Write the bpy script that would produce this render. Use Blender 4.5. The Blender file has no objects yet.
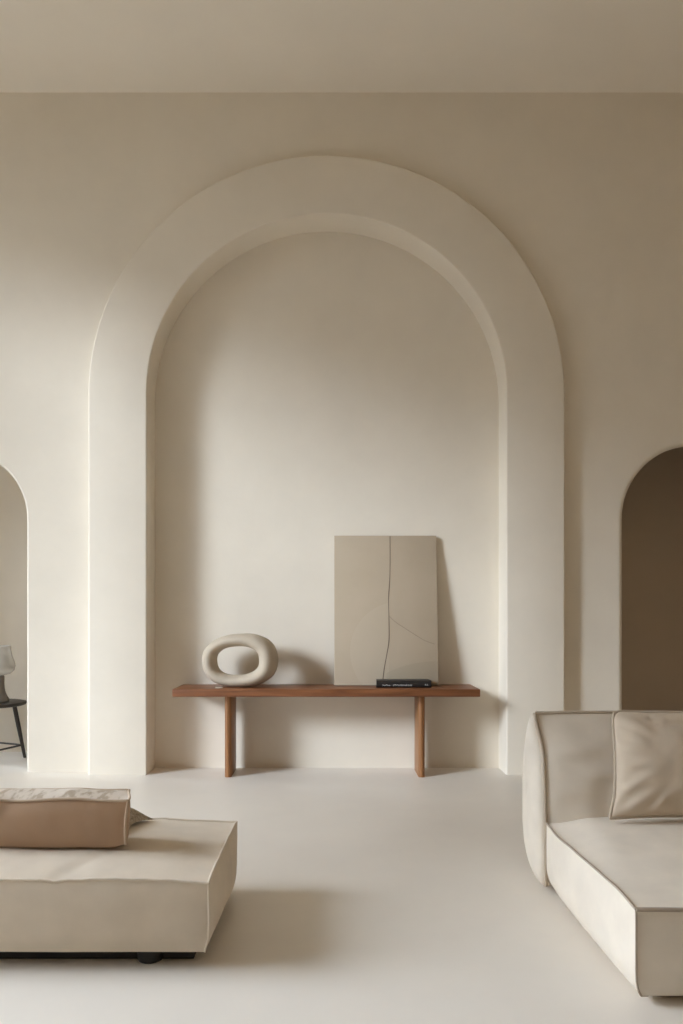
import bpy, bmesh, math, random
from mathutils import Vector, noise

random.seed(7)
PI = math.pi
SC = bpy.context.scene
COL = SC.collection
F, CX, CY, H = 720.0, 333.0, 615.0, 1.30          # focal length in px, vanishing point, eye height


def P(x, y, d):
    """A point seen at (x, y) of the photograph, at distance d from the eye's plane."""
    return Vector(((x - CX) * d / F, d, H - (y - CY) * d / F))


# ------------------------------------------------------------------ materials
def new_mat(name):
    m = bpy.data.materials.new(name)
    m.use_nodes = True
    nt = m.node_tree
    return m, nt, nt.nodes['Principled BSDF']


def node(nt, kind, **kw):
    n = nt.nodes.new(kind)
    for k, v in kw.items():
        if k.startswith('i_'):
            n.inputs[k[2:].replace('_', ' ')].default_value = v
        else:
            setattr(n, k, v)
    return n


def coords(nt, scale=(1, 1, 1), rot=(0, 0, 0)):
    tc = node(nt, 'ShaderNodeTexCoord')
    mp = node(nt, 'ShaderNodeMapping')
    mp.inputs['Scale'].default_value = scale
    mp.inputs['Rotation'].default_value = rot
    nt.links.new(tc.outputs['Object'], mp.inputs['Vector'])
    return mp.outputs['Vector']


def ramp(nt, fac, stops):
    r = node(nt, 'ShaderNodeValToRGB')
    e = r.color_ramp.elements
    while len(e) < len(stops):
        e.new(0.5)
    for el, (p, c) in zip(e, stops):
        el.position = p
        el.color = (*c, 1)
    nt.links.new(fac, r.inputs['Fac'])
    return r.outputs['Color']


def add_bump(nt, bsdf, height, strength, dist):
    b = node(nt, 'ShaderNodeBump')
    b.inputs['Strength'].default_value = strength
    b.inputs['Distance'].default_value = dist
    nt.links.new(height, b.inputs['Height'])
    nt.links.new(b.outputs['Normal'], bsdf.inputs['Normal'])


def plaster(name, col, var=0.035, scale=1.6, rough=0.88, bump=0.25, spec=0.25, stretch=(1, 1, 1)):
    m, nt, b = new_mat(name)
    v = coords(nt, stretch)
    n1 = node(nt, 'ShaderNodeTexNoise', i_Scale=scale, i_Detail=6.0, i_Roughness=0.6)
    nt.links.new(v, n1.inputs['Vector'])
    lo = tuple(c * (1 - var) for c in col)
    hi = tuple(min(1, c * (1 + var)) for c in col)
    nt.links.new(ramp(nt, n1.outputs['Fac'], [(0.3, lo), (0.7, hi)]), b.inputs['Base Color'])
    b.inputs['Roughness'].default_value = rough
    b.inputs['Specular IOR Level'].default_value = spec
    n2 = node(nt, 'ShaderNodeTexNoise', i_Scale=scale * 9, i_Detail=5.0)
    nt.links.new(v, n2.inputs['Vector'])
    add_bump(nt, b, n2.outputs['Fac'], bump, 0.004)
    return m


def fabric(name, col, var=0.05, weave=420, bump=0.25, sheen=0.15):
    m, nt, b = new_mat(name)
    v = coords(nt)
    n1 = node(nt, 'ShaderNodeTexNoise', i_Scale=7.0, i_Detail=5.0)
    nt.links.new(v, n1.inputs['Vector'])
    lo = tuple(c * (1 - var) for c in col)
    hi = tuple(min(1, c * (1 + var)) for c in col)
    nt.links.new(ramp(nt, n1.outputs['Fac'], [(0.3, lo), (0.7, hi)]), b.inputs['Base Color'])
    b.inputs['Roughness'].default_value = 0.92
    b.inputs['Specular IOR Level'].default_value = 0.15
    b.inputs['Sheen Weight'].default_value = sheen
    b.inputs['Sheen Roughness'].default_value = 0.5
    n2 = node(nt, 'ShaderNodeTexNoise', i_Scale=float(weave), i_Detail=2.0)
    nt.links.new(v, n2.inputs['Vector'])
    add_bump(nt, b, n2.outputs['Fac'], bump, 0.002)
    return m


def wood(name, dark, mid, light):
    m, nt, b = new_mat(name)
    v = coords(nt, (1.2, 22, 22))
    n1 = node(nt, 'ShaderNodeTexNoise', i_Scale=1.6, i_Detail=7.0, i_Roughness=0.6, i_Distortion=0.5)
    nt.links.new(v, n1.inputs['Vector'])
    c = ramp(nt, n1.outputs['Fac'], [(0.25, dark), (0.5, mid), (0.78, light)])
    nt.links.new(c, b.inputs['Base Color'])
    b.inputs['Roughness'].default_value = 0.42
    b.inputs['Specular IOR Level'].default_value = 0.4
    add_bump(nt, b, n1.outputs['Fac'], 0.15, 0.002)
    return m


def wood_upright(name, dark, mid, light):
    m = wood(name, dark, mid, light)
    for n in m.node_tree.nodes:
        if n.type == 'MAPPING':
            n.inputs['Scale'].default_value = (22, 22, 1.2)
    return m


def plain(name, col, rough=0.5, spec=0.4, var=0.06):
    m, nt, b = new_mat(name)
    v = coords(nt)
    n1 = node(nt, 'ShaderNodeTexNoise', i_Scale=14.0, i_Detail=4.0)
    nt.links.new(v, n1.inputs['Vector'])
    lo = tuple(c * (1 - var) for c in col)
    hi = tuple(min(1, c * (1 + var)) for c in col)
    nt.links.new(ramp(nt, n1.outputs['Fac'], [(0.3, lo), (0.7, hi)]), b.inputs['Base Color'])
    b.inputs['Roughness'].default_value = rough
    b.inputs['Specular IOR Level'].default_value = spec
    return m


M = {}
M['wall'] = plaster('lime_plaster', (0.80, 0.728, 0.615))
M['alcove'] = plaster('shaded_plaster', (0.54, 0.435, 0.325))  # darker copy of the wall plaster: the alcove's shade put into the colour
M['umber'] = plaster('umber_plaster', (0.40, 0.315, 0.225))
M['taupe'] = plaster('taupe_plaster', (0.70, 0.605, 0.48))
M['ceiling'] = plaster('ceiling_plaster', (0.88, 0.815, 0.715), var=0.02)
M['floor'] = plaster('micro_cement', (0.78, 0.72, 0.635), var=0.04, scale=1.1, rough=0.42, bump=0.04, spec=0.4)
M['linen'] = fabric('cream_linen', (0.67, 0.57, 0.445))
M['linen_pipe'] = fabric('linen_piping', (0.69, 0.595, 0.475))
M['sofa'] = fabric('sofa_linen', (0.76, 0.675, 0.56))
M['pillow'] = fabric('beige_linen', (0.60, 0.495, 0.375))
M['pipe_mid'] = fabric('soft_taupe_piping', (0.50, 0.41, 0.31))
M['pipe_dark'] = fabric('taupe_piping', (0.42, 0.34, 0.26))
M['tan'] = fabric('tan_linen', (0.45, 0.30, 0.195))
M['tan_pipe'] = fabric('tan_piping', (0.52, 0.40, 0.29))
M['walnut'] = wood('walnut', (0.10, 0.034, 0.013), (0.195, 0.072, 0.027), (0.30, 0.122, 0.05))
M['walnut_up'] = wood_upright('walnut_upright', (0.17, 0.068, 0.024), (0.27, 0.118, 0.042), (0.39, 0.185, 0.075))
M['black'] = plain('black_plastic', (0.02, 0.018, 0.016), 0.6)
M['stone'] = plaster('ceramic_stone', (0.51, 0.43, 0.33), var=0.06, scale=5, rough=0.85, bump=0.5)
M['grey'] = plain('grey_ceramic', (0.24, 0.21, 0.18), 0.55)
M['darkwood'] = plain('dark_stained_wood', (0.055, 0.045, 0.036), 0.5)
M['cover'] = plain('black_book_cover', (0.022, 0.018, 0.016), 0.4)
M['paper'] = plain('book_paper', (0.09, 0.075, 0.06), 0.9)
M['ink_white'] = plain('white_lettering', (0.62, 0.6, 0.56), 0.7)
M['line'] = plain('drawn_line', (0.16, 0.12, 0.085), 0.9)
M['line_faint'] = plain('faint_drawn_line', (0.33, 0.265, 0.195), 0.9)
M['frame'] = plain('window_frame_paint', (0.7, 0.66, 0.6), 0.5)


def striped():
    m, nt, b = new_mat('striped_cotton')
    v = coords(nt, (2.2, 0.8, 1), (0, 0, 0.7))
    w = node(nt, 'ShaderNodeTexNoise', i_Scale=9.0, i_Detail=3.0, i_Roughness=0.6)
    nt.links.new(v, w.inputs['Vector'])
    c = ramp(nt, w.outputs['Fac'], [(0.30, (0.40, 0.31, 0.22)), (0.42, (0.45, 0.36, 0.265)), (0.50, (0.64, 0.55, 0.45)), (0.75, (0.69, 0.60, 0.51))])
    nt.links.new(c, b.inputs['Base Color'])
    b.inputs['Roughness'].default_value = 0.95
    return m


def speckled():
    m, nt, b = new_mat('speckled_weave')
    v = coords(nt)
    n = node(nt, 'ShaderNodeTexNoise', i_Scale=110.0, i_Detail=3.0, i_Roughness=0.7)
    nt.links.new(v, n.inputs['Vector'])
    c = ramp(nt, n.outputs['Fac'], [(0.30, (0.14, 0.105, 0.07)), (0.45, (0.34, 0.28, 0.205)), (0.62, (0.48, 0.41, 0.32))])
    nt.links.new(c, b.inputs['Base Color'])
    b.inputs['Roughness'].default_value = 0.95
    add_bump(nt, b, n.outputs['Fac'], 0.5, 0.003)
    return m


def canvas_mat():
    """Beige ground with two faint flat shapes (a rounded hill left of the line, a darker bank low right)."""
    m, nt, b = new_mat('painted_canvas')
    tc = node(nt, 'ShaderNodeTexCoord')
    sp = node(nt, 'ShaderNodeSeparateXYZ')
    nt.links.new(tc.outputs['Object'], sp.inputs[0])

    def math_(op, a, c=None):
        n = node(nt, 'ShaderNodeMath', operation=op)
        for i, q in enumerate((a, c)):
            if q is None:
                continue
            if isinstance(q, (int, float)):
                n.inputs[i].default_value = q
            else:
                nt.links.new(q, n.inputs[i])
        return n.outputs[0]

    def disc(cx, cz, r):
        dx = math_('SUBTRACT', sp.outputs['X'], cx)
        dz = math_('SUBTRACT', sp.outputs['Z'], cz)
        d = math_('SQRT', math_('ADD', math_('MULTIPLY', dx, dx), math_('MULTIPLY', dz, dz)))
        return math_('LESS_THAN', d, r)
    hill = math_('MULTIPLY', disc(0.12, 0.28, 0.42), math_('LESS_THAN', sp.outputs['X'], 0.02))
    bank = math_('MULTIPLY', disc(0.42, -0.75, 0.95), math_('GREATER_THAN', sp.outputs['X'], 0.0))
    n1 = node(nt, 'ShaderNodeTexNoise', i_Scale=3.0, i_Detail=5.0)
    nt.links.new(tc.outputs['Object'], n1.inputs['Vector'])
    base = ramp(nt, n1.outputs['Fac'], [(0.3, (0.45, 0.365, 0.262)), (0.7, (0.485, 0.395, 0.29))])
    m1 = node(nt, 'ShaderNodeMix', data_type='RGBA')
    nt.links.new(math_('MULTIPLY', hill, 0.5), m1.inputs[0])
    nt.links.new(base, m1.inputs[6])
    m1.inputs[7].default_value = (0.50, 0.42, 0.315, 1)
    m2 = node(nt, 'ShaderNodeMix', data_type='RGBA')
    nt.links.new(math_('MULTIPLY', bank, 0.5), m2.inputs[0])
    nt.links.new(m1.outputs[2], m2.inputs[6])
    m2.inputs[7].default_value = (0.40, 0.335, 0.24, 1)
    nt.links.new(m2.outputs[2], b.inputs['Base Color'])
    b.inputs['Roughness'].default_value = 0.85
    b.inputs['Specular IOR Level'].default_value = 0.2
    n2 = node(nt, 'ShaderNodeTexNoise', i_Scale=300.0)
    nt.links.new(tc.outputs['Object'], n2.inputs['Vector'])
    add_bump(nt, b, n2.outputs['Fac'], 0.2, 0.001)
    return m


def glass_mat():
    m, nt, b = new_mat('milky_glass')
    v = coords(nt)
    n = node(nt, 'ShaderNodeTexNoise', i_Scale=6.0)
    nt.links.new(v, n.inputs['Vector'])
    nt.links.new(ramp(nt, n.outputs['Fac'], [(0.3, (0.90, 0.88, 0.84)), (0.7, (0.94, 0.92, 0.88))]), b.inputs['Base Color'])
    b.inputs['Roughness'].default_value = 0.12
    b.inputs['Transmission Weight'].default_value = 0.5
    b.inputs['IOR'].default_value = 1.3
    return m


M['striped'] = striped()
M['speckled'] = speckled()
M['canvas'] = canvas_mat()
M['glass'] = glass_mat()


# ------------------------------------------------------------------ mesh helpers
def link(name, bm, mats, parent=None, loc=None, sharp=40, kind=None):
    if not isinstance(mats, (list, tuple)):
        mats = [mats]
    bmesh.ops.recalc_face_normals(bm, faces=bm.faces)
    me = bpy.data.meshes.new(name)
    if loc is not None:
        bmesh.ops.translate(bm, verts=bm.verts, vec=-Vector(loc))
    bm.to_mesh(me)
    bm.free()
    for m in mats:
        me.materials.append(m)
    for p in me.polygons:
        p.use_smooth = True
    me.set_sharp_from_angle(angle=math.radians(sharp))
    o = bpy.data.objects.new(name, me)
    COL.objects.link(o)
    if parent is not None:
        o.parent = parent
        if loc is not None:
            o.location = Vector(loc) - parent.location
        else:
            o.location = -parent.location
    elif loc is not None:
        o.location = loc
    if kind:
        o['kind'] = kind
    return o


def thing(name, label, cat, loc):
    o = bpy.data.objects.new(name, None)
    o.empty_display_size = 0.1
    COL.objects.link(o)
    o.location = loc
    o['label'] = label
    o['category'] = cat
    return o


def add_box(bm, x0, x1, y0, y1, z0, z1, bev=0.0, seg=2):
    vs = [bm.verts.new((x, y, z)) for x in (x0, x1) for y in (y0, y1) for z in (z0, z1)]
    fs = []
    for q in ((0, 1, 3, 2), (4, 6, 7, 5), (0, 4, 5, 1), (2, 3, 7, 6), (0, 2, 6, 4), (1, 5, 7, 3)):
        fs.append(bm.faces.new([vs[i] for i in q]))
    if bev > 0:
        es = list({e for f in fs for e in f.edges})
        bmesh.ops.bevel(bm, geom=es, offset=bev, segments=seg, profile=0.5, affect='EDGES')
    return fs


def add_tube(bm, pts, r, n=8, closed=False, caps=True):
    pts = [Vector(p) for p in pts]
    rings = []
    N = len(pts)
    up = Vector((0.13, 0.21, 0.97)).normalized()
    prev = None
    for i, p in enumerate(pts):
        a = pts[(i - 1) % N] if (closed or i > 0) else p
        b = pts[(i + 1) % N] if (closed or i < N - 1) else p
        t = (b - a).normalized()
        if prev is None:
            s = t.cross(up)
            if s.length < 1e-3:
                s = t.cross(Vector((1, 0, 0)))
        else:
            s = prev - t * prev.dot(t)
        s.normalize()
        prev = s
        u = s.cross(t)
        rr = r[i] if isinstance(r, (list, tuple)) else r
        rings.append([bm.verts.new(p + (s * math.cos(2 * PI * k / n) + u * math.sin(2 * PI * k / n)) * rr) for k in range(n)])
    for i in range(N if closed else N - 1):
        A, B = rings[i], rings[(i + 1) % N]
        for k in range(n):
            bm.faces.new((A[k], A[(k + 1) % n], B[(k + 1) % n], B[k]))
    if caps and not closed:
        bm.faces.new(rings[0])
        bm.faces.new(rings[-1])


def add_lathe(bm, prof, c, n=40):
    rings = []
    for r, z in prof:
        if r < 1e-5:
            rings.append([bm.verts.new((c[0], c[1], c[2] + z))])
        else:
            rings.append([bm.verts.new((c[0] + r * math.cos(2 * PI * k / n), c[1] + r * math.sin(2 * PI * k / n), c[2] + z)) for k in range(n)])
    for A, B in zip(rings, rings[1:]):
        for k in range(n):
            a, b = A[k % len(A)], A[(k + 1) % n % len(A)]
            c_, d = B[(k + 1) % n % len(B)], B[k % len(B)]
            q = []
            for v in (a, b, c_, d):
                if v not in q:
                    q.append(v)
            if len(q) > 2:
                bm.faces.new(q)


def smooth_path(pts, k=6):
    """Catmull-Rom through pts."""
    pts = [Vector(p) for p in pts]
    out = []
    for i in range(len(pts) - 1):
        p0, p1, p2, p3 = pts[max(i - 1, 0)], pts[i], pts[i + 1], pts[min(i + 2, len(pts) - 1)]
        for s in range(k):
            t = s / k
            out.append(0.5 * ((2 * p1) + (p2 - p0) * t + (2 * p0 - 5 * p1 + 4 * p2 - p3) * t * t + (3 * p1 - p0 - 3 * p2 + p3) * t ** 3))
    out.append(pts[-1])
    return out


def sstep(a, b, x):
    t = min(1, max(0, (x - a) / (b - a)))
    return t * t * (3 - 2 * t)


def nz(p, s, seed=0):
    return noise.noise(Vector((p[0] * s + seed * 3.1, p[1] * s - seed * 1.7, p[2] * s + seed)))


def add_cushion(bm, lo, hi, bulge, n=(24, 24, 12), fn=None, top_mat=None, power=2.4):
    """Upholstered block: straight seams, faces puffed out. bulge = (-x,+x,-y,+y,-z,+z); fn moves a point."""
    lo, hi = Vector(lo), Vector(hi)
    c, h = (lo + hi) / 2, (hi - lo) / 2
    vs = {}

    def f(t):
        return 1 - abs(t) ** power

    def vert(i, j, k):
        key = (i, j, k)
        if key in vs:
            return vs[key]
        a, b, d = 2 * i / n[0] - 1, 2 * j / n[1] - 1, 2 * k / n[2] - 1
        p = Vector((c.x + a * h.x, c.y + b * h.y, c.z + d * h.z))
        if i == 0:
            p.x -= bulge[0] * f(b) * f(d)
        if i == n[0]:
            p.x += bulge[1] * f(b) * f(d)
        if j == 0:
            p.y -= bulge[2] * f(a) * f(d)
        if j == n[1]:
            p.y += bulge[3] * f(a) * f(d)
        if k == 0:
            p.z -= bulge[4] * f(a) * f(b)
        if k == n[2]:
            p.z += bulge[5] * f(a) * f(b)
        if fn:
            p = fn(p, a, b, d)
        vs[key] = bm.verts.new(p)
        return vs[key]

    for (u, w, fixed) in ((1, 2, 0), (0, 2, 1), (0, 1, 2)):
        for side in (0, n[fixed]):
            for i in range(n[u]):
                for j in range(n[w]):
                    q = []
                    for (di, dj) in ((0, 0), (1, 0), (1, 1), (0, 1)):
                        idx = [0, 0, 0]
                        idx[u], idx[w], idx[fixed] = i + di, j + dj, side
                        q.append(vert(*idx))
                    fc = bm.faces.new(q)
                    if top_mat is not None and fixed == 2 and side == n[2]:
                        fc.material_index = top_mat

    at = {k: v.co.copy() for k, v in vs.items()}

    def edge(ax, s1, s2):
        """The seam's points along axis ax, at the two other axes' ends s1, s2 (0 or 1)."""
        oth = [q for q in range(3) if q != ax]
        out = []
        for i in range(n[ax] + 1):
            idx = [0, 0, 0]
            idx[ax], idx[oth[0]], idx[oth[1]] = i, s1 * n[oth[0]], s2 * n[oth[1]]
            out.append(at[tuple(idx)].copy())
        return out
    return edge


# ------------------------------------------------------------------ the setting
WALL_Y, SUR_Y, NICHE_Y, BACK_Y = 5.96, 5.85, 6.13, 6.84
XL, XR, YR, ZC = -6.0, 4.45, -4.5, 5.625
ACX, ACZ, RI, RO = (326.6 - CX) * SUR_Y / F, 3.10, 1.4625, 1.937
LCX, LCZ, LR = (26.5 - CX) * WALL_Y / F - 0.56, 2.10, 0.56
RCX, RCZ, RR = 3.028, 2.095, 0.625


def arc(cx, cz, R, n=48):
    """Up the left jamb, over the arch, down the right jamb."""
    pts = [(cx - R, 0.0), (cx - R, cz * 0.5)]
    for i in range(n + 1):
        a = PI - PI * i / n
        pts.append((cx + R * math.cos(a), cz + R * math.sin(a)))
    return pts + [(cx + R, cz * 0.5), (cx + R, 0.0)]


def arch_wall(name, x0, x1, cx, cz, R, b, a0=0.0, a1=PI):
    """Upright wall strip from x0 to x1 with one arched opening whose edge is rounded by b."""
    bm = bmesh.new()
    thick = 0.10
    prof = [(b * (1 - math.sin(t * PI / 12)), b * (1 - math.cos(t * PI / 12))) for t in range(7)] if b else [(0, 0)]
    prof.append((0, thick))
    rows = [[bm.verts.new((x, WALL_Y + d, z)) for x, z in arc(cx, cz, R + o)] for o, d in prof]
    for A, B in zip(rows, rows[1:]):
        for i in range(len(A) - 1):
            bm.faces.new((A[i], A[i + 1], B[i + 1], B[i]))
    flat = []
    for row, y in ((rows[0], WALL_Y), (rows[-1], WALL_Y + thick)):
        up = [bm.verts.new((v.co.x, y, ZC)) for v in row]
        for i in range(2, len(row) - 3):
            flat.append(bm.faces.new((row[i], row[i + 1], up[i + 1], up[i])))
        if x0 < row[0].co.x - 1e-4:
            c = [bm.verts.new((x0, y, z)) for z in (0, ZC)]
            flat.append(bm.faces.new((c[0], row[0], row[1], row[2], up[2], c[1])))
        if x1 > row[-1].co.x + 1e-4:
            c = [bm.verts.new((x1, y, z)) for z in (0, ZC)]
            flat.append(bm.faces.new((row[-1], c[0], c[1], up[-3], row[-3], row[-2])))
    loose = [v for v in bm.verts if not v.link_faces]
    bmesh.ops.delete(bm, geom=loose, context='VERTS')
    idx = {tuple(round(q, 5) for q in f.calc_center_median()) for f in flat}
    o = link(name, bm, M['wall'], kind='structure', sharp=35)
    for p in o.data.polygons:
        if tuple(round(q, 5) for q in p.center) in idx or abs(p.normal.y) > 0.9999:
            p.use_smooth = False
    return o


def build_wall_back():
    RM = 1.70
    arch_wall('wall_back_left', XL, ACX - RM, LCX, LCZ, LR, 0.020)
    arch_wall('wall_back', ACX - RM, ACX + RM, ACX, ACZ, RM, 0.0)
    arch_wall('wall_back_right', ACX + RM, XR, RCX, RCZ, RR, 0.042)


def build_surround():
    bm = bmesh.new()
    b1, b2 = 0.014, 0.012
    prof = [(RO, WALL_Y + 0.01)]
    prof += [(RO - b1 * (1 - math.cos(t * PI / 12)), SUR_Y + b1 * (1 - math.sin(t * PI / 12))) for t in range(7)]
    prof += [(RI + b2 * (1 - math.sin(t * PI / 8)), SUR_Y + b2 * (1 - math.cos(t * PI / 8))) for t in range(5)]
    prof += [(RI, NICHE_Y + 0.03)]
    rows = [[bm.verts.new((x, y, z)) for x, z in arc(ACX, ACZ, R, 72)] for R, y in prof]
    for A, B in zip(rows, rows[1:]):
        for i in range(len(A) - 1):
            bm.faces.new((A[i], A[i + 1], B[i + 1], B[i]))
    return link('trim_1', bm, M['wall'], kind='structure', sharp=35)


def struct_box(name, m, *a):
    bm = bmesh.new()
    add_box(bm, *a)
    return link(name, bm, m, kind='structure')


build_wall_back()
build_surround()
struct_box('wall_niche', M['wall'], ACX - 1.62, ACX + 1.62, NICHE_Y, NICHE_Y + 0.06, 0, 4.75)
struct_box('wall_corridor', M['wall'], XL, 1.94, BACK_Y, BACK_Y + 0.1, 0, ZC)
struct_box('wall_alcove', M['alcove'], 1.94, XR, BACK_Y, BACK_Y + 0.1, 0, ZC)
struct_box('light_stop_wall', M['wall'], 1.86, 1.94, WALL_Y + 0.10, BACK_Y, 0, ZC)  # unseen, added to keep the corridor's light out of the alcove
struct_box('floor', M['floor'], XL - 0.15, XR + 0.1, YR - 0.1, BACK_Y + 0.1, -0.1, 0)
struct_box('ceiling', M['ceiling'], XL - 0.15, XR + 0.1, YR - 0.1, BACK_Y + 0.1, ZC, ZC + 0.1)
struct_box('wall_right', M['taupe'], XR, XR + 0.1, YR, BACK_Y, 0, ZC)
struct_box('wall_rear', M['umber'], XL, XR, YR - 0.1, YR, 0, ZC)

# left wall with its tall windows (outside the frame; the room's daylight comes through the first)
WINS = [(0.5, 3.95, 0.25, 5.5), (6.12, 6.78, 0.3, 5.2)]  # the second is added, out of view, to brighten the corridor


def build_wall_left():
    bm = bmesh.new()
    x0, x1 = XL - 0.12, XL
    ys = [YR]
    for y0, y1, z0, z1 in WINS:
        add_box(bm, x0, x1, ys[-1], y0, 0, ZC)
        add_box(bm, x0, x1, y0, y1, 0, z0)
        add_box(bm, x0, x1, y0, y1, z1, ZC)
        ys.append(y1)
    add_box(bm, x0, x1, ys[-1], BACK_Y, 0, ZC)
    link('wall_left', bm, M['wall'], kind='structure')


build_wall_left()
for k, (y0, y1, z0, z1) in enumerate(WINS):
    bm = bmesh.new()
    w, xa, xb = 0.045, XL - 0.10, XL - 0.04
    add_box(bm, xa, xb, y0, y0 + w, z0, z1)
    add_box(bm, xa, xb, y1 - w, y1, z0, z1)
    add_box(bm, xa, xb, y0 + w, y1 - w, z0, z0 + w)
    add_box(bm, xa, xb, y0 + w, y1 - w, z1 - w, z1)
    link('window_%d' % (k + 1), bm, M['frame'], kind='structure')  # includes a frame for the added corridor opening


# ------------------------------------------------------------------ bench and what stands on it
BZ = 0.715
BY0, BY1 = 5.68, 6.09
bench = thing('bench', 'long walnut bench on two slab legs standing in the arched niche', 'bench', (-0.055, 5.89, 0))
bm = bmesh.new()
add_box(bm, -1.27, 1.163, BY0, BY1, BZ - 0.062, BZ, 0.007, 3)
link('tabletop', bm, M['walnut'], bench, (-0.055, 5.88, BZ - 0.03), sharp=60)
for xa, xb in ((-0.868, -0.815), (0.685, 0.737)):
    bm = bmesh.new()
    w = xb - xa
    # slab with a fully rounded front edge
    out = []
    for i in range(9):
        a = PI + PI * i / 8
        out.append(((xa + xb) / 2 + w / 2 * math.cos(a), 5.76 + w * 0.42 + w * 0.42 * math.sin(a)))
    for i in range(9):
        a = PI * i / 8
        out.append(((xa + xb) / 2 + w / 2 * math.cos(a), 6.055 + w * 0.42 * math.sin(a)))
    A = [bm.verts.new((x, y, 0.0)) for x, y in out]
    B = [bm.verts.new((x, y, BZ - 0.061)) for x, y in out]
    bm.faces.new(A)
    bm.faces.new(B)
    for i in range(len(A)):
        j = (i + 1) % len(A)
        bm.faces.new((A[i], A[j], B[j], B[i]))
    link('leg', bm, M['walnut_up'], bench, ((xa + xb) / 2, 5.9, 0.3), sharp=50)


def build_sculpture():
    bm = bmesh.new()
    n, m = 72, 28
    rows = []
    th0 = math.radians(-7)
    for i in range(n):
        a = 2 * PI * i / n
        ca, sa = math.cos(a), math.sin(a)
        # centre line: a soft rectangle-oval
        ex = 2 / 2.35
        cx = -0.009 + 0.246 * math.copysign(abs(ca) ** ex, ca)
        cz = 0.167 * math.copysign(abs(sa) ** ex, sa)
        radial = 0.051 + 0.0155 * ca * ca + 0.009 * ca
        depth = 0.108 + 0.012 * math.cos(a - 0.3)
        nx, nzv = ca * 0.158, sa * 0.238
        L = math.hypot(nx, nzv)
        nx, nzv = nx / L, nzv / L
        row = []
        for j in range(m):
            b = 2 * PI * j / m
            r, d = radial * math.cos(b), depth * math.sin(b)
            p = Vector((cx + nx * r, d, cz + nzv * r))
            p *= 1 + 0.012 * nz(p, 9, 2)
            t_ = math.radians(3.5)
            p = Vector((p.x * math.cos(t_) - p.z * math.sin(t_), p.y, p.x * math.sin(t_) + p.z * math.cos(t_)))
            row.append(p)
        rows.append(row)
    zmin = min(p.z for row in rows for p in row)
    vs = []
    for row in rows:
        rr = []
        for p in row:
            if p.z < zmin + 0.006:
                p.z = zmin + 0.006
            x = p.x * math.cos(th0) - p.y * math.sin(th0)
            y = p.x * math.sin(th0) + p.y * math.cos(th0)
            rr.append(bm.verts.new((x, y, p.z - zmin - 0.006)))
        vs.append(rr)
    for i in range(n):
        for j in range(m):
            bm.faces.new((vs[i][j], vs[(i + 1) % n][j], vs[(i + 1) % n][(j + 1) % m], vs[i][(j + 1) % m]))
    bmesh.ops.translate(bm, verts=bm.verts, vec=(-0.757, 5.875, BZ + 0.0005))
    o = link('ring_sculpture', bm, M['stone'], loc=(-0.757, 5.875, BZ), sharp=80)
    o['label'] = 'chunky cream stone ring sculpture with an oval hole on the walnut bench'
    o['category'] = 'sculpture'


build_sculpture()

# small pale chip lying at the foot of the ring
bm = bmesh.new()
ch = P(219, 688, 5.76)
ch.z = BZ
prof = [(-0.032, -0.007), (-0.012, -0.014), (0.02, -0.012), (0.034, -0.002), (0.022, 0.01), (-0.014, 0.012)]
A = [bm.verts.new((ch.x + x, ch.y + y, BZ + 0.0005)) for x, y in prof]
B = [bm.verts.new((ch.x + x * 0.86, ch.y + y * 0.86, BZ + 0.009)) for x, y in prof]
bm.faces.new(A)
bm.faces.new(B)
for i in range(6):
    j = (i + 1) % 6
    bm.faces.new((A[i], A[j], B[j], B[i]))
o = link('stone_chip', bm, M['stone'], loc=(ch.x, ch.y, BZ))
o['label'] = 'small pale flat chip lying on the bench before the ring sculpture'
o['category'] = 'chip'

# painting: leans on the niche wall, stands on the bench
PB, PT = Vector((0.0, 5.945, BZ + 0.004)), None
PW, PH, PTH = 0.862, 1.262, 0.032
tilt = math.atan2(NICHE_Y - 0.004 - 5.945 - PTH, PH)
PX0 = (334.3 - CX) * 6.0 / F
art = thing('painting', 'unframed beige abstract canvas leaning on the niche wall atop the bench', 'painting', (PX0 + PW / 2, 5.945, BZ))


def on_canvas(x, z, d=0.0):
    """Canvas point: x from left, z from the bottom, d in front of the face."""
    return Vector((PX0 + x, 5.945 + z * math.sin(tilt) - d * math.cos(tilt), BZ + 0.004 + PTH * math.sin(tilt) * 0 + z * math.cos(tilt) + d * math.sin(tilt) * -1))


bm = bmesh.new()
add_box(bm, -PW / 2, PW / 2, 0, PTH, 0, PH, 0.003, 2)
o = link('canvas', bm, M['canvas'], art, sharp=50)
o.location = (0, 0, 0.003)
o.rotation_euler = (-tilt, 0, 0)


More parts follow.
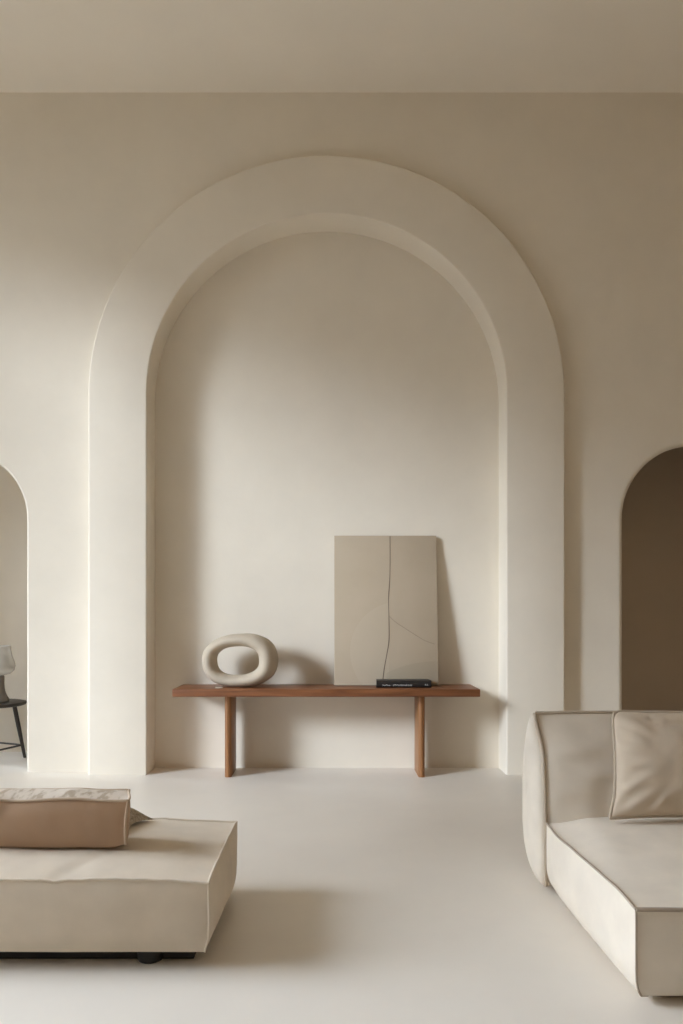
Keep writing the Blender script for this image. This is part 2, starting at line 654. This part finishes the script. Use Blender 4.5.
def art_line(name, pts, w, m):
    """A drawn line: a thin ribbon of paint on the canvas. pts in photograph pixels."""
    loc = []
    for x, y in pts:
        z = (683.0 - y) / (683.0 - 537.5) * PH
        X = (x - 334.3) / (437.2 - 334.3) * PW - PW / 2
        loc.append(Vector((X, 0, z)))
    path = smooth_path(loc, 8)
    b_ = bmesh.new()
    A_, B_ = [], []
    for i, p in enumerate(path):
        t = (path[min(i + 1, len(path) - 1)] - path[max(i - 1, 0)]).normalized()
        s = Vector((-t.z, 0, t.x)) * w / 2 * (1 + 0.35 * nz(p, 6, 4))
        A_.append([b_.verts.new(p + s + Vector((0, 0.0005, 0))), b_.verts.new(p - s + Vector((0, 0.0005, 0)))])
        B_.append([b_.verts.new(p + s * 0.8 - Vector((0, 0.0012, 0))), b_.verts.new(p - s * 0.8 - Vector((0, 0.0012, 0)))])
    for i in range(len(path) - 1):
        b_.faces.new((B_[i][0], B_[i + 1][0], B_[i + 1][1], B_[i][1]))
        b_.faces.new((A_[i][0], A_[i + 1][0], B_[i + 1][0], B_[i][0]))
        b_.faces.new((A_[i][1], B_[i][1], B_[i + 1][1], A_[i + 1][1]))
    o_ = link(name, b_, m, art)
    o_.location = (0, 0, 0.003)
    o_.rotation_euler = (-tilt, 0, 0)
    return o_


o = art_line('drawn_line', [(390.6, 538), (390.5, 560), (390, 580), (388.6, 600), (388.8, 620), (388.6, 640), (386, 655), (383.5, 668), (382, 680)], 0.0075, M['line'])
o['label'] = 'thin dark vertical line'
o = art_line('drawn_line', [(389, 616.5), (395, 622), (405, 628.5), (417, 636), (425, 640.5), (434, 643.5)], 0.006, M['line_faint'])
o['label'] = 'faint branching line'

# book
bk = thing('book', 'closed black book lying flat on the bench in front of the canvas', 'book', (0.588, 5.80, BZ))
x0, x1, y0, y1 = 0.350, 0.792, 5.785, 5.935
bm = bmesh.new()
add_box(bm, x0 + 0.006, x1 - 0.006, y0 + 0.012, y1 - 0.008, BZ + 0.010, BZ + 0.048)
link('pages', bm, M['paper'], bk, (0.57, 5.86, BZ + 0.03))
bm = bmesh.new()
add_box(bm, x0, x1, y0 + 0.01, y1, BZ + 0.0005, BZ + 0.010, 0.002)
add_box(bm, x0 + 0.004, x1 - 0.004, y0 + 0.012, y1 - 0.004, BZ + 0.048, BZ + 0.058, 0.003)
# rounded spine
nseg = 10
A, B = [], []
for i in range(nseg + 1):
    a = -PI / 2 + PI * i / nseg
    yy = y0 + 0.013 - 0.012 * math.cos(a)
    zz = BZ + 0.0292 + 0.0287 * math.sin(a)
    A.append(bm.verts.new((x0, yy, zz)))
    B.append(bm.verts.new((x1, yy, zz)))
for i in range(nseg):
    bm.faces.new((A[i], A[i + 1], B[i + 1], B[i]))
bm.faces.new(A)
bm.faces.new(B)
link('cover', bm, M['cover'], bk, (0.57, 5.86, BZ + 0.03), sharp=45)
# the worn white lettering on the spine (too small to read: short strokes) and the little mark at its right end
bm = bmesh.new()
rnd = random.Random(11)


def strokes(xa, xb, zc, hgt):
    x = xa
    while x < xb:
        w = rnd.uniform(0.006, 0.011)
        hh = hgt * rnd.choice((0.6, 0.6, 0.7, 1.0))
        add_box(bm, x, x + 0.0032, y0 - 0.0006, y0 + 0.003, zc - hgt / 2, zc - hgt / 2 + hh)
        zt = zc - hgt / 2 + rnd.choice((0.0, hgt * 0.3, hgt * 0.55))
        add_box(bm, x + 0.0034, x + w, y0 - 0.0006, y0 + 0.003, zt, zt + 0.0036)
        x += w + 0.004


for xa, xb, zc, hg in ((0.400, 0.460, 0.022, 0.013), (0.484, 0.638, 0.022, 0.016), (0.740, 0.766, 0.026, 0.012)):
    bm = bmesh.new()
    strokes(xa, xb, BZ + zc, hg)
    link('spine_lettering', bm, M['ink_white'], bk, ((xa + xb) / 2, y0, BZ + zc))


# ------------------------------------------------------------------ ottoman (front left)
OX1, OX0, OY0, OY1, OZ0, OZ1 = -0.455, -2.25, 2.635, 3.40, 0.062, 0.330
ott = thing('ottoman', 'large cream upholstered ottoman block under the tan bolster', 'ottoman', ((OX0 + OX1) / 2, 3.0, 0))


def wrinkle(p, amp, s, seed, f):
    return amp * f * nz(p, s, seed)


def ott_fn(p, a, b, d):
    q = p.copy()
    e = max(abs(a), abs(b))
    if d > 0.99:
        q.z += wrinkle(p, 0.006, 5, 1, 1) + 0.004 * nz(p, 16, 2) * sstep(0.5, 1, e)
        # corners dip a little
        q.z -= 0.012 * (abs(a * b)) ** 6
        # shallow pull fold running to the front seam
        fold = math.exp(-((p.x + 0.98 + (p.y - 2.7) * -0.55) / 0.03) ** 2) * sstep(3.05, 2.72, p.y)
        q.z -= 0.006 * fold
    if a > 0.99:
        q.x += 0.004 * nz(p, 7, 5)
    if b < -0.99:
        q.y += 0.004 * nz(p, 6, 6)
    q.z += 0.003 * nz(p, 3.5, 8) * (d + 1) / 2
    # faces belly out above the base, narrow at the very bottom
    k = sstep(0.25, 0, (d + 1) / 2)
    q.x -= 0.014 * k * (1 if a > 0 else -1) * abs(a)
    q.y += 0.010 * k * (1 if b < 0 else -1) * abs(b)
    return q


bm = bmesh.new()
edge = add_cushion(bm, (OX0, OY0, OZ0), (OX1, OY1, OZ1), (0.0, 0.026, 0.018, 0.02, 0, 0.042), (70, 34, 14), ott_fn, power=3.0)
link('body', bm, M['linen'], ott, (-1.35, 3.0, 0.2), sharp=50)
bm = bmesh.new()
for e in (edge(0, 0, 1), edge(0, 1, 1), edge(1, 0, 1), edge(1, 1, 1)):
    add_tube(bm, [p + Vector((0, 0, 0.003)) for p in e], 0.0055, 8)
add_tube(bm, edge(2, 1, 0), 0.0038, 8)
add_tube(bm, edge(2, 1, 1), 0.0038, 8)
link('piping', bm, M['linen_pipe'], ott, (-1.35, 3.0, 0.3), sharp=80)
for fx in (-0.69, -2.05):
    for fy in (2.728, 3.315):
        bm = bmesh.new()
        add_lathe(bm, [(0, 0.0), (0.046, 0.0), (0.05, 0.006), (0.052, 0.05), (0.05, 0.066), (0, 0.068)], (fx, fy, 0), 28)
        link('foot', bm, M['black'], ott, (fx, fy, 0.03))
bm = bmesh.new()
add_box(bm, OX0 + 0.09, OX1 - 0.07, OY0 + 0.08, OY1 - 0.09, 0.004, 0.0635)  # black block added to stand in for the shade under the ottoman
link('gap_shade', bm, M['black'], ott, (-1.35, 3.0, 0.055))

# bolster on the ottoman
OTOP = 0.376
BX0, BX1, BLY0, BLY1 = -2.02, -0.815, 2.862, 3.035
bol = thing('bolster', 'long tan bolster cushion with a pale mottled top lying on the ottoman', 'cushion', ((BX0 + BX1) / 2, 3.05, OTOP))


def bol_fn(p, a, b, d):
    q = p.copy()
    tz = (d + 1) / 2
    q.z += 0.006 * nz(p, 7, 3) * tz
    q.z += 0.0045 * math.sin(p.x * 17 + 0.6) * tz * (0.4 + 0.6 * (b < 0))
    # vertical folds under the top seam
    if b < -0.99:
        q.y += 0.007 * nz((p.x, 0, p.z * 0.6), 13, 4) * (1 - abs(a) ** 8) * (0.3 + 0.7 * tz)
    if d > 0.99:
        q.z += 0.005 * nz(p, 15, 9) * (1 - abs(b) ** 3)
    # lower right corner curls up and inwards
    k = sstep(0.86, 1.0, a) * (1 - tz)
    q.z += 0.012 * k * k
    q.x -= 0.010 * k
    q.x -= 0.006 * math.sin(tz * PI) * (a > 0.95)
    # the end recedes towards the back
    q.x -= 0.045 * sstep(0.9, 1.0, a) * sstep(-1, 1.2, b)
    return q


bm = bmesh.new()
edge = add_cushion(bm, (BX0, BLY0, OTOP), (BX1, BLY1, 0.565), (0.01, 0.012, 0.022, 0.02, 0.0, 0.016), (110, 14, 16), bol_fn, top_mat=1, power=3.0)
link('cushion_body', bm, [M['tan'], M['striped']], bol, (-1.4, 3.05, 0.44), sharp=50)
bm = bmesh.new()
add_tube(bm, [p + Vector((0, -0.002, 0.002)) for p in edge(0, 0, 1)], 0.0055, 8)
add_tube(bm, edge(0, 1, 1), 0.005, 8)
add_tube(bm, edge(1, 1, 1), 0.0055, 8)
add_tube(bm, [p + Vector((0.001, -0.002, 0)) for p in edge(2, 1, 0)], 0.0055, 8)
add_tube(bm, edge(2, 1, 1), 0.005, 8)
link('piping', bm, M['tan_pipe'], bol, (-1.4, 3.05, 0.53), sharp=80)


def pillow_mesh(bm, w, h, t, n=36, pinch=0.05, seed=1, wr=1.0, power=0.55, back_t=1.0):
    """Knife-edged pillow in the x-z plane, front towards -y. Returns the rim's points."""
    def pt(i, j, s):
        u, v = 2 * i / n - 1, 2 * j / n - 1
        # finer rows near the rim
        u = math.sin(u * PI / 2) * 0.55 + u * 0.45
        v = math.sin(v * PI / 2) * 0.55 + v * 0.45
        x = u * w / 2 * (1 - pinch * (1 - v * v) * u * u)
        z = v * h / 2 * (1 - pinch * (1 - u * u) * v * v)
        g = max(0.0, (1 - u * u) * (1 - v * v)) ** power
        y = -s * t / 2 * g * (1.0 if s > 0 else back_t)
        e = max(abs(u), abs(v))
        f = (1 - abs(u) ** 10) * (1 - abs(v) ** 10)
        # creases radiate from the seams
        ang = math.atan2(v, u)
        y += -s * wr * 0.010 * nz((math.cos(ang) * 3, math.sin(ang) * 3, e * 0.9), 2.2, seed) * sstep(0.35, 0.8, e) * f
        y += -s * wr * 0.006 * nz((x, 0, z), 9, seed + 3) * f
        return Vector((x, y, z))
    front = [[None] * (n + 1) for _ in range(n + 1)]
    back = [[None] * (n + 1) for _ in range(n + 1)]
    for i in range(n + 1):
        for j in range(n + 1):
            front[i][j] = bm.verts.new(pt(i, j, 1))
            if i in (0, n) or j in (0, n):
                back[i][j] = front[i][j]
            else:
                back[i][j] = bm.verts.new(pt(i, j, -1))
    for i in range(n):
        for j in range(n):
            bm.faces.new((front[i][j], front[i + 1][j], front[i + 1][j + 1], front[i][j + 1]))
            bm.faces.new((back[i][j], back[i][j + 1], back[i + 1][j + 1], back[i + 1][j]))
    rim = [front[i][0] for i in range(n)] + [front[n][j] for j in range(n)] + [front[i][n] for i in range(n, 0, -1)] + [front[0][j] for j in range(n, 0, -1)]
    return rim


# small speckled cushion behind the bolster, its corner showing
sp = thing('cushion', 'small speckled taupe cushion, one corner poking out behind the bolster', 'cushion', (-1.15, 3.28, OTOP))
bm = bmesh.new()
pillow_mesh(bm, 0.60, 0.25, 0.10, 24, 0.10, 5)
for v in bm.verts:
    x, y, z = v.co
    v.co = Vector((x - 1.150 + 0.03 * (z / 0.125) * sstep(0, 0.3, x), 3.195 + z, OTOP + 0.003 - (1.7 * y if y < 0 else 0.0) - 0.02 * sstep(0.15, 0.3, x) * sstep(0, 0.125, z)))
link('cover', bm, M['speckled'], sp, (-1.15, 3.28, OTOP), sharp=70)


# ------------------------------------------------------------------ sofa (right)
SX0, SX1, SY0, SY1, SZ0, SZ1 = 1.0, 3.35, 2.375, 3.375, 0.010, 0.325
sofa = thing('sofa', 'low cream upholstered sofa module with piped seat and puffy back', 'sofa', (2.1, 3.0, 0))


def seat_fn(p, a, b, d):
    q = p.copy()
    tz = (d + 1) / 2
    if d > 0.99:
        # the pad rises towards the back
        q.z += 0.045 * sstep(-1.0, -0.86, a) * sstep(-0.6, 0.75, b) * (0.35 + 0.65 * sstep(1.02, 0.8, b))
        q.z += 0.005 * nz(p, 6, 1)
    # bottom edges roll under
    r = 0.11
    dz = p.z - SZ0
    if dz < r:
        ins = r * (1 - math.sqrt(max(0, 1 - ((r - dz) / r) ** 2)))
        q.x += ins * (0.6 if a < 0 else -0.6) * sstep(0.5, 1, abs(a))
        q.y += ins * (0.6 if b < 0 else -0.6) * sstep(0.5, 1, abs(b))
    # the side seam sways slightly
    if a < -0.99:
        q.x += 0.010 * math.sin((b + 1) * PI / 2 * 2) * tz
    if d > 0.0:
        q.z += 0.006 * nz(p, 4, 7) * tz
    return q


bm = bmesh.new()
edge = add_cushion(bm, (SX0, SY0, SZ0), (SX1, SY1, SZ1), (0.022, 0.0, 0.02, 0.0, 0, 0.03), (70, 34, 16), seat_fn, power=3.0)
link('seat', bm, M['sofa'], sofa, (2.1, 2.9, 0.2), sharp=52)
seat_edges = [[p + Vector((0, 0, 0.002)) for p in edge(0, 0, 1)], [p + Vector((0, 0, 0.002)) for p in edge(1, 0, 1)], edge(2, 0, 0)]
bm = bmesh.new()
add_tube(bm, seat_edges[0], 0.0075, 8)
add_tube(bm, seat_edges[1], 0.0048, 8)
add_tube(bm, seat_edges[2], 0.004, 8)
link('seat_piping', bm, M['pipe_dark'], sofa, (2.1, 2.9, 0.3), sharp=80)['label'] = 'taupe piping'
for fx in (1.3, 3.1):
    for fy in (2.62, 3.55):
        bm = bmesh.new()
        add_lathe(bm, [(0, 0.0), (0.04, 0.0), (0.045, 0.006), (0.045, 0.04), (0, 0.042)], (fx, fy, 0), 24)
        link('foot', bm, M['black'], sofa, (fx, fy, 0.02))


def back_profile():
    """Back cushion's section in (y, z), from the lower front corner up, over and down the back."""
    key = [(3.380, 0.028), (3.380, 0.20), (3.382, 0.33), (3.392, 0.48), (3.412, 0.62), (3.435, 0.74), (3.462, 0.828)]
    front = [(y, z) for y, z in key]
    rest = [(3.50, 0.831), (3.56, 0.822), (3.63, 0.795), (3.685, 0.725), (3.715, 0.62), (3.722, 0.45), (3.722, 0.28), (3.712, 0.14), (3.665, 0.06), (3.57, 0.026), (3.47, 0.02)]
    f = smooth_path([Vector((y, z, 0)) for y, z in front], 6)
    r = smooth_path([Vector((y, z, 0)) for y, z in [front[-1]] + rest + [front[0]]], 5)
    return [(p.x, p.y) for p in f], [(p.x, p.y) for p in r[1:-1]]


def build_back():
    bm = bmesh.new()
    fr, rs = back_profile()
    loop = fr + rs
    nf = len(fr)
    xs_n = 90
    cyy, czz = 3.56, 0.38

    def x_end(y, z):
        return SX0 - 0.002 - 0.030 * sstep(0.62, 0.835, z) * sstep(3.60, 3.44, y) + 0.02 * sstep(3.40, 3.75, y)

    rings = []
    for k in range(xs_n + 1):
        t = k / xs_n
        ring = []
        for i, (y, z) in enumerate(loop):
            xa = x_end(y, z)
            x = xa + (SX1 - xa) * t
            yy, zz = y, z
            if i < nf:                                    # front face: pillowy, with pull folds
                s = i / (nf - 1)
                g = (1 - abs(2 * s - 1) ** 3) * (1 - (1 - min(1, t * 5.5)) ** 3) * (1 if t < 0.97 else 0)
                yy -= 0.056 * g
                yy += 0.018 * nz((x * 1.0, z * 0.5, 0.3), 7, 4) * g + 0.015 * nz((x * 0.7, z * 2.2, 0.1), 8, 6) * g
                zz += 0.004 * nz((x, z, 1), 7, 3) * sstep(0.5, 1, s)
            ring.append(bm.verts.new((x, yy, zz)))
        rings.append(ring)
    m = len(loop)
    for A, B in zip(rings, rings[1:]):
        for i in range(m):
            j = (i + 1) % m
            bm.faces.new((A[i], A[j], B[j], B[i]))
    bm.faces.new(rings[-1])
    # puffed left end
    prev = rings[0]
    steps = 14
    for q in range(1, steps + 1):
        s = 1 - (q / steps) ** 1.7
        if q == steps:
            tip = bm.verts.new((SX0 - 0.050, cyy, czz))
            for i in range(m):
                bm.faces.new((prev[i], prev[(i + 1) % m], tip))
            break
        cur = []
        for i, (y, z) in enumerate(loop):
            xa = x_end(y, z)
            bul = 0.054 * math.sqrt(max(0, 1 - s ** 3.6))
            yy, zz = cyy + (y - cyy) * s, czz + (z - czz) * s
            xx = xa * s + (SX0 + 0.004) * (1 - s) - bul
            xx += 0.004 * nz((0, yy, zz), 7, 2) * (1 - s ** 4)
            cur.append(bm.verts.new((xx, yy, zz)))
        for i in range(m):
            j = (i + 1) % m
            bm.faces.new((prev[i], prev[j], cur[j], cur[i]))
        prev = cur
    o_ = link('backrest', bm, M['sofa'], sofa, (2.1, 3.55, 0.4), sharp=48)
    # piping up the front corner and along the top
    b2 = bmesh.new()
    left = [rings_co for rings_co in left_pts]
    add_tube(b2, left, 0.0092, 8)
    add_tube(b2, top_pts, 0.008, 8)
    link('back_piping', b2, M['pipe_mid'], sofa, (2.1, 3.45, 0.8), sharp=80)['label'] = 'taupe piping'
    return o_


fr_, rs_ = back_profile()
left_pts, top_pts = [], []
for (y, z) in fr_:
    xa = SX0 - 0.002 - 0.030 * sstep(0.62, 0.835, z) * sstep(3.60, 3.44, y) + 0.02 * sstep(3.40, 3.75, y)
    left_pts.append(Vector((xa, y - 0.002, z)))
for k in range(61):
    y, z = fr_[-1]
    xa = left_pts[-1].x
    x = xa + (SX1 - xa) * k / 60
    top_pts.append(Vector((x, y, z + 0.004 * nz((x, z, 1), 7, 3) + 0.003)))
build_back()

# throw pillow on the sofa
pw, ph = 0.56, 0.475
pl = thing('throw_pillow', 'square beige piped pillow leaning on the sofa back', 'pillow', (1.555, 3.22, 0.39))
bm = bmesh.new()
rim = pillow_mesh(bm, pw, ph, 0.22, 44, 0.045, 9, 1.7, 0.5, 0.28)
lean = math.radians(19)


def place_pillow(p):
    x, y, z = p
    # soft top: the front panel folds just under the top seam
    if y < -0.004:
        fold = math.exp(-((z - (0.192 - 0.032 * sstep(-0.22, 0.05, x))) / 0.014) ** 2)
        y += 0.016 * fold * sstep(-0.24, -0.10, x)
    # top left corner rounds off, lower left corner pokes out
    if x < 0:
        k = sstep(-0.5, -1, z / (ph / 2)) * sstep(-0.80, -1.0, x / (pw / 2))
        x -= 0.016 * k
        c_ = sstep(0.72, 1.0, z / (ph / 2)) * sstep(-0.80, -1.0, x / (pw / 2))
        x += 0.012 * c_ * c_
        z -= 0.010 * c_ * c_
    z += ph / 2
    x -= 0.050 * (1 - z / ph)
    yy = y * math.cos(lean) + z * math.sin(lean)
    zz = -y * math.sin(lean) + z * math.cos(lean)
    zz = max(zz, 0.0) if zz > -0.2 else zz
    return Vector((x + 1.56, yy + 3.155, zz + 0.410))


rim_pts = [place_pillow(v.co) for v in rim]
for v in bm.verts:
    v.co = place_pillow(v.co)
link('cover', bm, M['pillow'], pl, (1.56, 3.25, 0.6), sharp=75)
bm = bmesh.new()
add_tube(bm, rim_pts, 0.0075, 8, closed=True)
link('piping', bm, M['pipe_mid'], pl, (1.56, 3.25, 0.6), sharp=80)


# ------------------------------------------------------------------ stool and lamp beyond the left arch
SXC, SYC, SH = -3.035, 6.47, 0.52
st = thing('stool', 'round dark wooden stool with splayed legs beyond the small arch, under the lamp', 'stool', (SXC, SYC, 0))
bm = bmesh.new()
add_lathe(bm, [(0, SH - 0.034), (0.235, SH - 0.034), (0.255, SH - 0.028), (0.262, SH - 0.014), (0.258, SH - 0.003), (0.248, SH), (0, SH - 0.004)], (SXC, SYC, 0), 48)
link('seat', bm, M['darkwood'], st, (SXC, SYC, SH - 0.02))
feet = []
for ang in (-62, 22, 112, 202):
    a = math.radians(ang)
    d = Vector((math.cos(a), math.sin(a), 0))
    top = Vector((SXC, SYC, SH - 0.03)) + d * 0.155
    bot = Vector((SXC, SYC, 0.0)) + d * 0.245
    feet.append((top, bot))
    bm = bmesh.new()
    add_tube(bm, [top, top.lerp(bot, 0.4), top.lerp(bot, 0.985), bot], [0.019, 0.019, 0.013, 0.012], 14)
    link('leg', bm, M['darkwood'], st, (top + bot) / 2)
for i in range(4):
    p, q = feet[i][0].lerp(feet[i][1], 0.76), feet[(i + 1) % 4][0].lerp(feet[(i + 1) % 4][1], 0.76)
    bm = bmesh.new()
    add_tube(bm, [p, p.lerp(q, 0.5), q], 0.0085, 10)
    link('stretcher', bm, M['darkwood'], st, (p + q) / 2)

LX, LY, LZ = -3.012, 6.45, SH
lp = thing('table_lamp', 'pale glass lamp on a flared grey base standing on the dark stool', 'lamp', (LX, LY, LZ))
bm = bmesh.new()
add_lathe(bm, [(0, 0.0), (0.100, 0.0), (0.106, 0.010), (0.102, 0.026), (0.088, 0.05), (0.074, 0.085), (0.066, 0.12), (0.062, 0.17), (0.064, 0.225), (0.062, 0.236), (0, 0.238)], (LX, LY, LZ), 40)
link('base', bm, M['grey'], lp, (LX, LY, LZ + 0.13))
bm = bmesh.new()
outer = [(0.0, 0.238), (0.06, 0.240), (0.115, 0.254), (0.147, 0.285), (0.156, 0.322), (0.147, 0.362), (0.130, 0.41), (0.119, 0.46), (0.117, 0.50)]
inner = [(r - 0.006, z + 0.004) for r, z in outer[::-1] if r > 0.01]
add_lathe(bm, outer + [(0.113, 0.503)] + inner + [(0, 0.246)], (LX, LY, LZ), 48)
link('shade', bm, M['glass'], lp, (LX, LY, LZ + 0.4), sharp=70)


# ------------------------------------------------------------------ daylight
w = bpy.data.worlds.new('sky')
SC.world = w
w.use_nodes = True
nt = w.node_tree
bg = nt.nodes['Background']
tc = node(nt, 'ShaderNodeTexCoord')
sx = node(nt, 'ShaderNodeSeparateXYZ')
nt.links.new(tc.outputs['Generated'], sx.inputs[0])
mr = node(nt, 'ShaderNodeMapRange')
mr.inputs['From Min'].default_value = -0.05
mr.inputs['From Max'].default_value = 0.60
nt.links.new(sx.outputs['Z'], mr.inputs['Value'])
nt.links.new(ramp(nt, mr.outputs['Result'], [(0.0, (0.12, 0.115, 0.10)), (0.12, (0.41, 0.46, 0.52)), (0.4, (0.73, 0.83, 0.96)), (1.0, (1.13, 1.29, 1.50))]), bg.inputs['Color'])
# a hazy bright patch of sky straight out from the windows
geo = node(nt, 'ShaderNodeVectorMath', operation='DOT_PRODUCT')
la, le = math.radians(-6), math.radians(29)
geo.inputs[1].default_value = (-math.cos(la) * math.cos(le), -math.sin(la) * math.cos(le), math.sin(le))
nt.links.new(tc.outputs['Generated'], geo.inputs[0])
mx = node(nt, 'ShaderNodeMath', operation='MAXIMUM')
mx.inputs[1].default_value = 0.0
nt.links.new(geo.outputs['Value'], mx.inputs[0])
pw_ = node(nt, 'ShaderNodeMath', operation='POWER')
pw_.inputs[1].default_value = 34.0
nt.links.new(mx.outputs[0], pw_.inputs[0])
st_ = node(nt, 'ShaderNodeMath', operation='MULTIPLY_ADD')
st_.inputs[1].default_value = 20.0
st_.inputs[2].default_value = 4.5
nt.links.new(pw_.outputs[0], st_.inputs[0])
nt.links.new(st_.outputs[0], bg.inputs['Strength'])

sun = bpy.data.lights.new('sun', 'SUN')
sun.energy = 2.65
sun.angle = math.radians(13)
sun.color = (0.885, 1.0, 1.145)
so = bpy.data.objects.new('sun', sun)
COL.objects.link(so)
az, el = math.radians(33), math.radians(20)
d = Vector((math.cos(az) * math.cos(el), math.sin(az) * math.cos(el), -math.sin(el)))
so.rotation_euler = d.to_track_quat('-Z', 'Y').to_euler()
so.location = (-9, 3, 5)

for k, (y0, y1, z0, z1) in enumerate(WINS):
    a = bpy.data.lights.new('window_portal', 'AREA')
    a.shape = 'RECTANGLE'
    a.size, a.size_y = y1 - y0, z1 - z0
    a.cycles.is_portal = True
    o = bpy.data.objects.new('window_portal', a)
    COL.objects.link(o)
    o.location = (XL - 0.13, (y0 + y1) / 2, (z0 + z1) / 2)
    o.rotation_euler = Vector((1, 0, 0)).to_track_quat('-Z', 'Z').to_euler()

# ------------------------------------------------------------------ camera
cam = bpy.data.cameras.new('camera')
co = bpy.data.objects.new('camera', cam)
COL.objects.link(co)
co.location = (0, 0, H)
co.rotation_euler = (PI / 2, 0, 0)
cam.sensor_fit = 'VERTICAL'
cam.sensor_height = 36.0
cam.lens = F / 1024 * 36.0
cam.shift_x = (341.5 - CX) / 1024
cam.shift_y = (CY - 512) / 1024
cam.clip_start = 0.05
SC.camera = co

vs = SC.view_settings
vs.view_transform = 'Standard'
vs.look = 'None'
vs.gamma = 1.0
vs.use_curve_mapping = False
vs.exposure = 0.0
SC.cycles.use_denoising = True
SC.cycles.max_bounces = 12
SC.cycles.diffuse_bounces = 8
SC.cycles.sample_clamp_indirect = 6.0
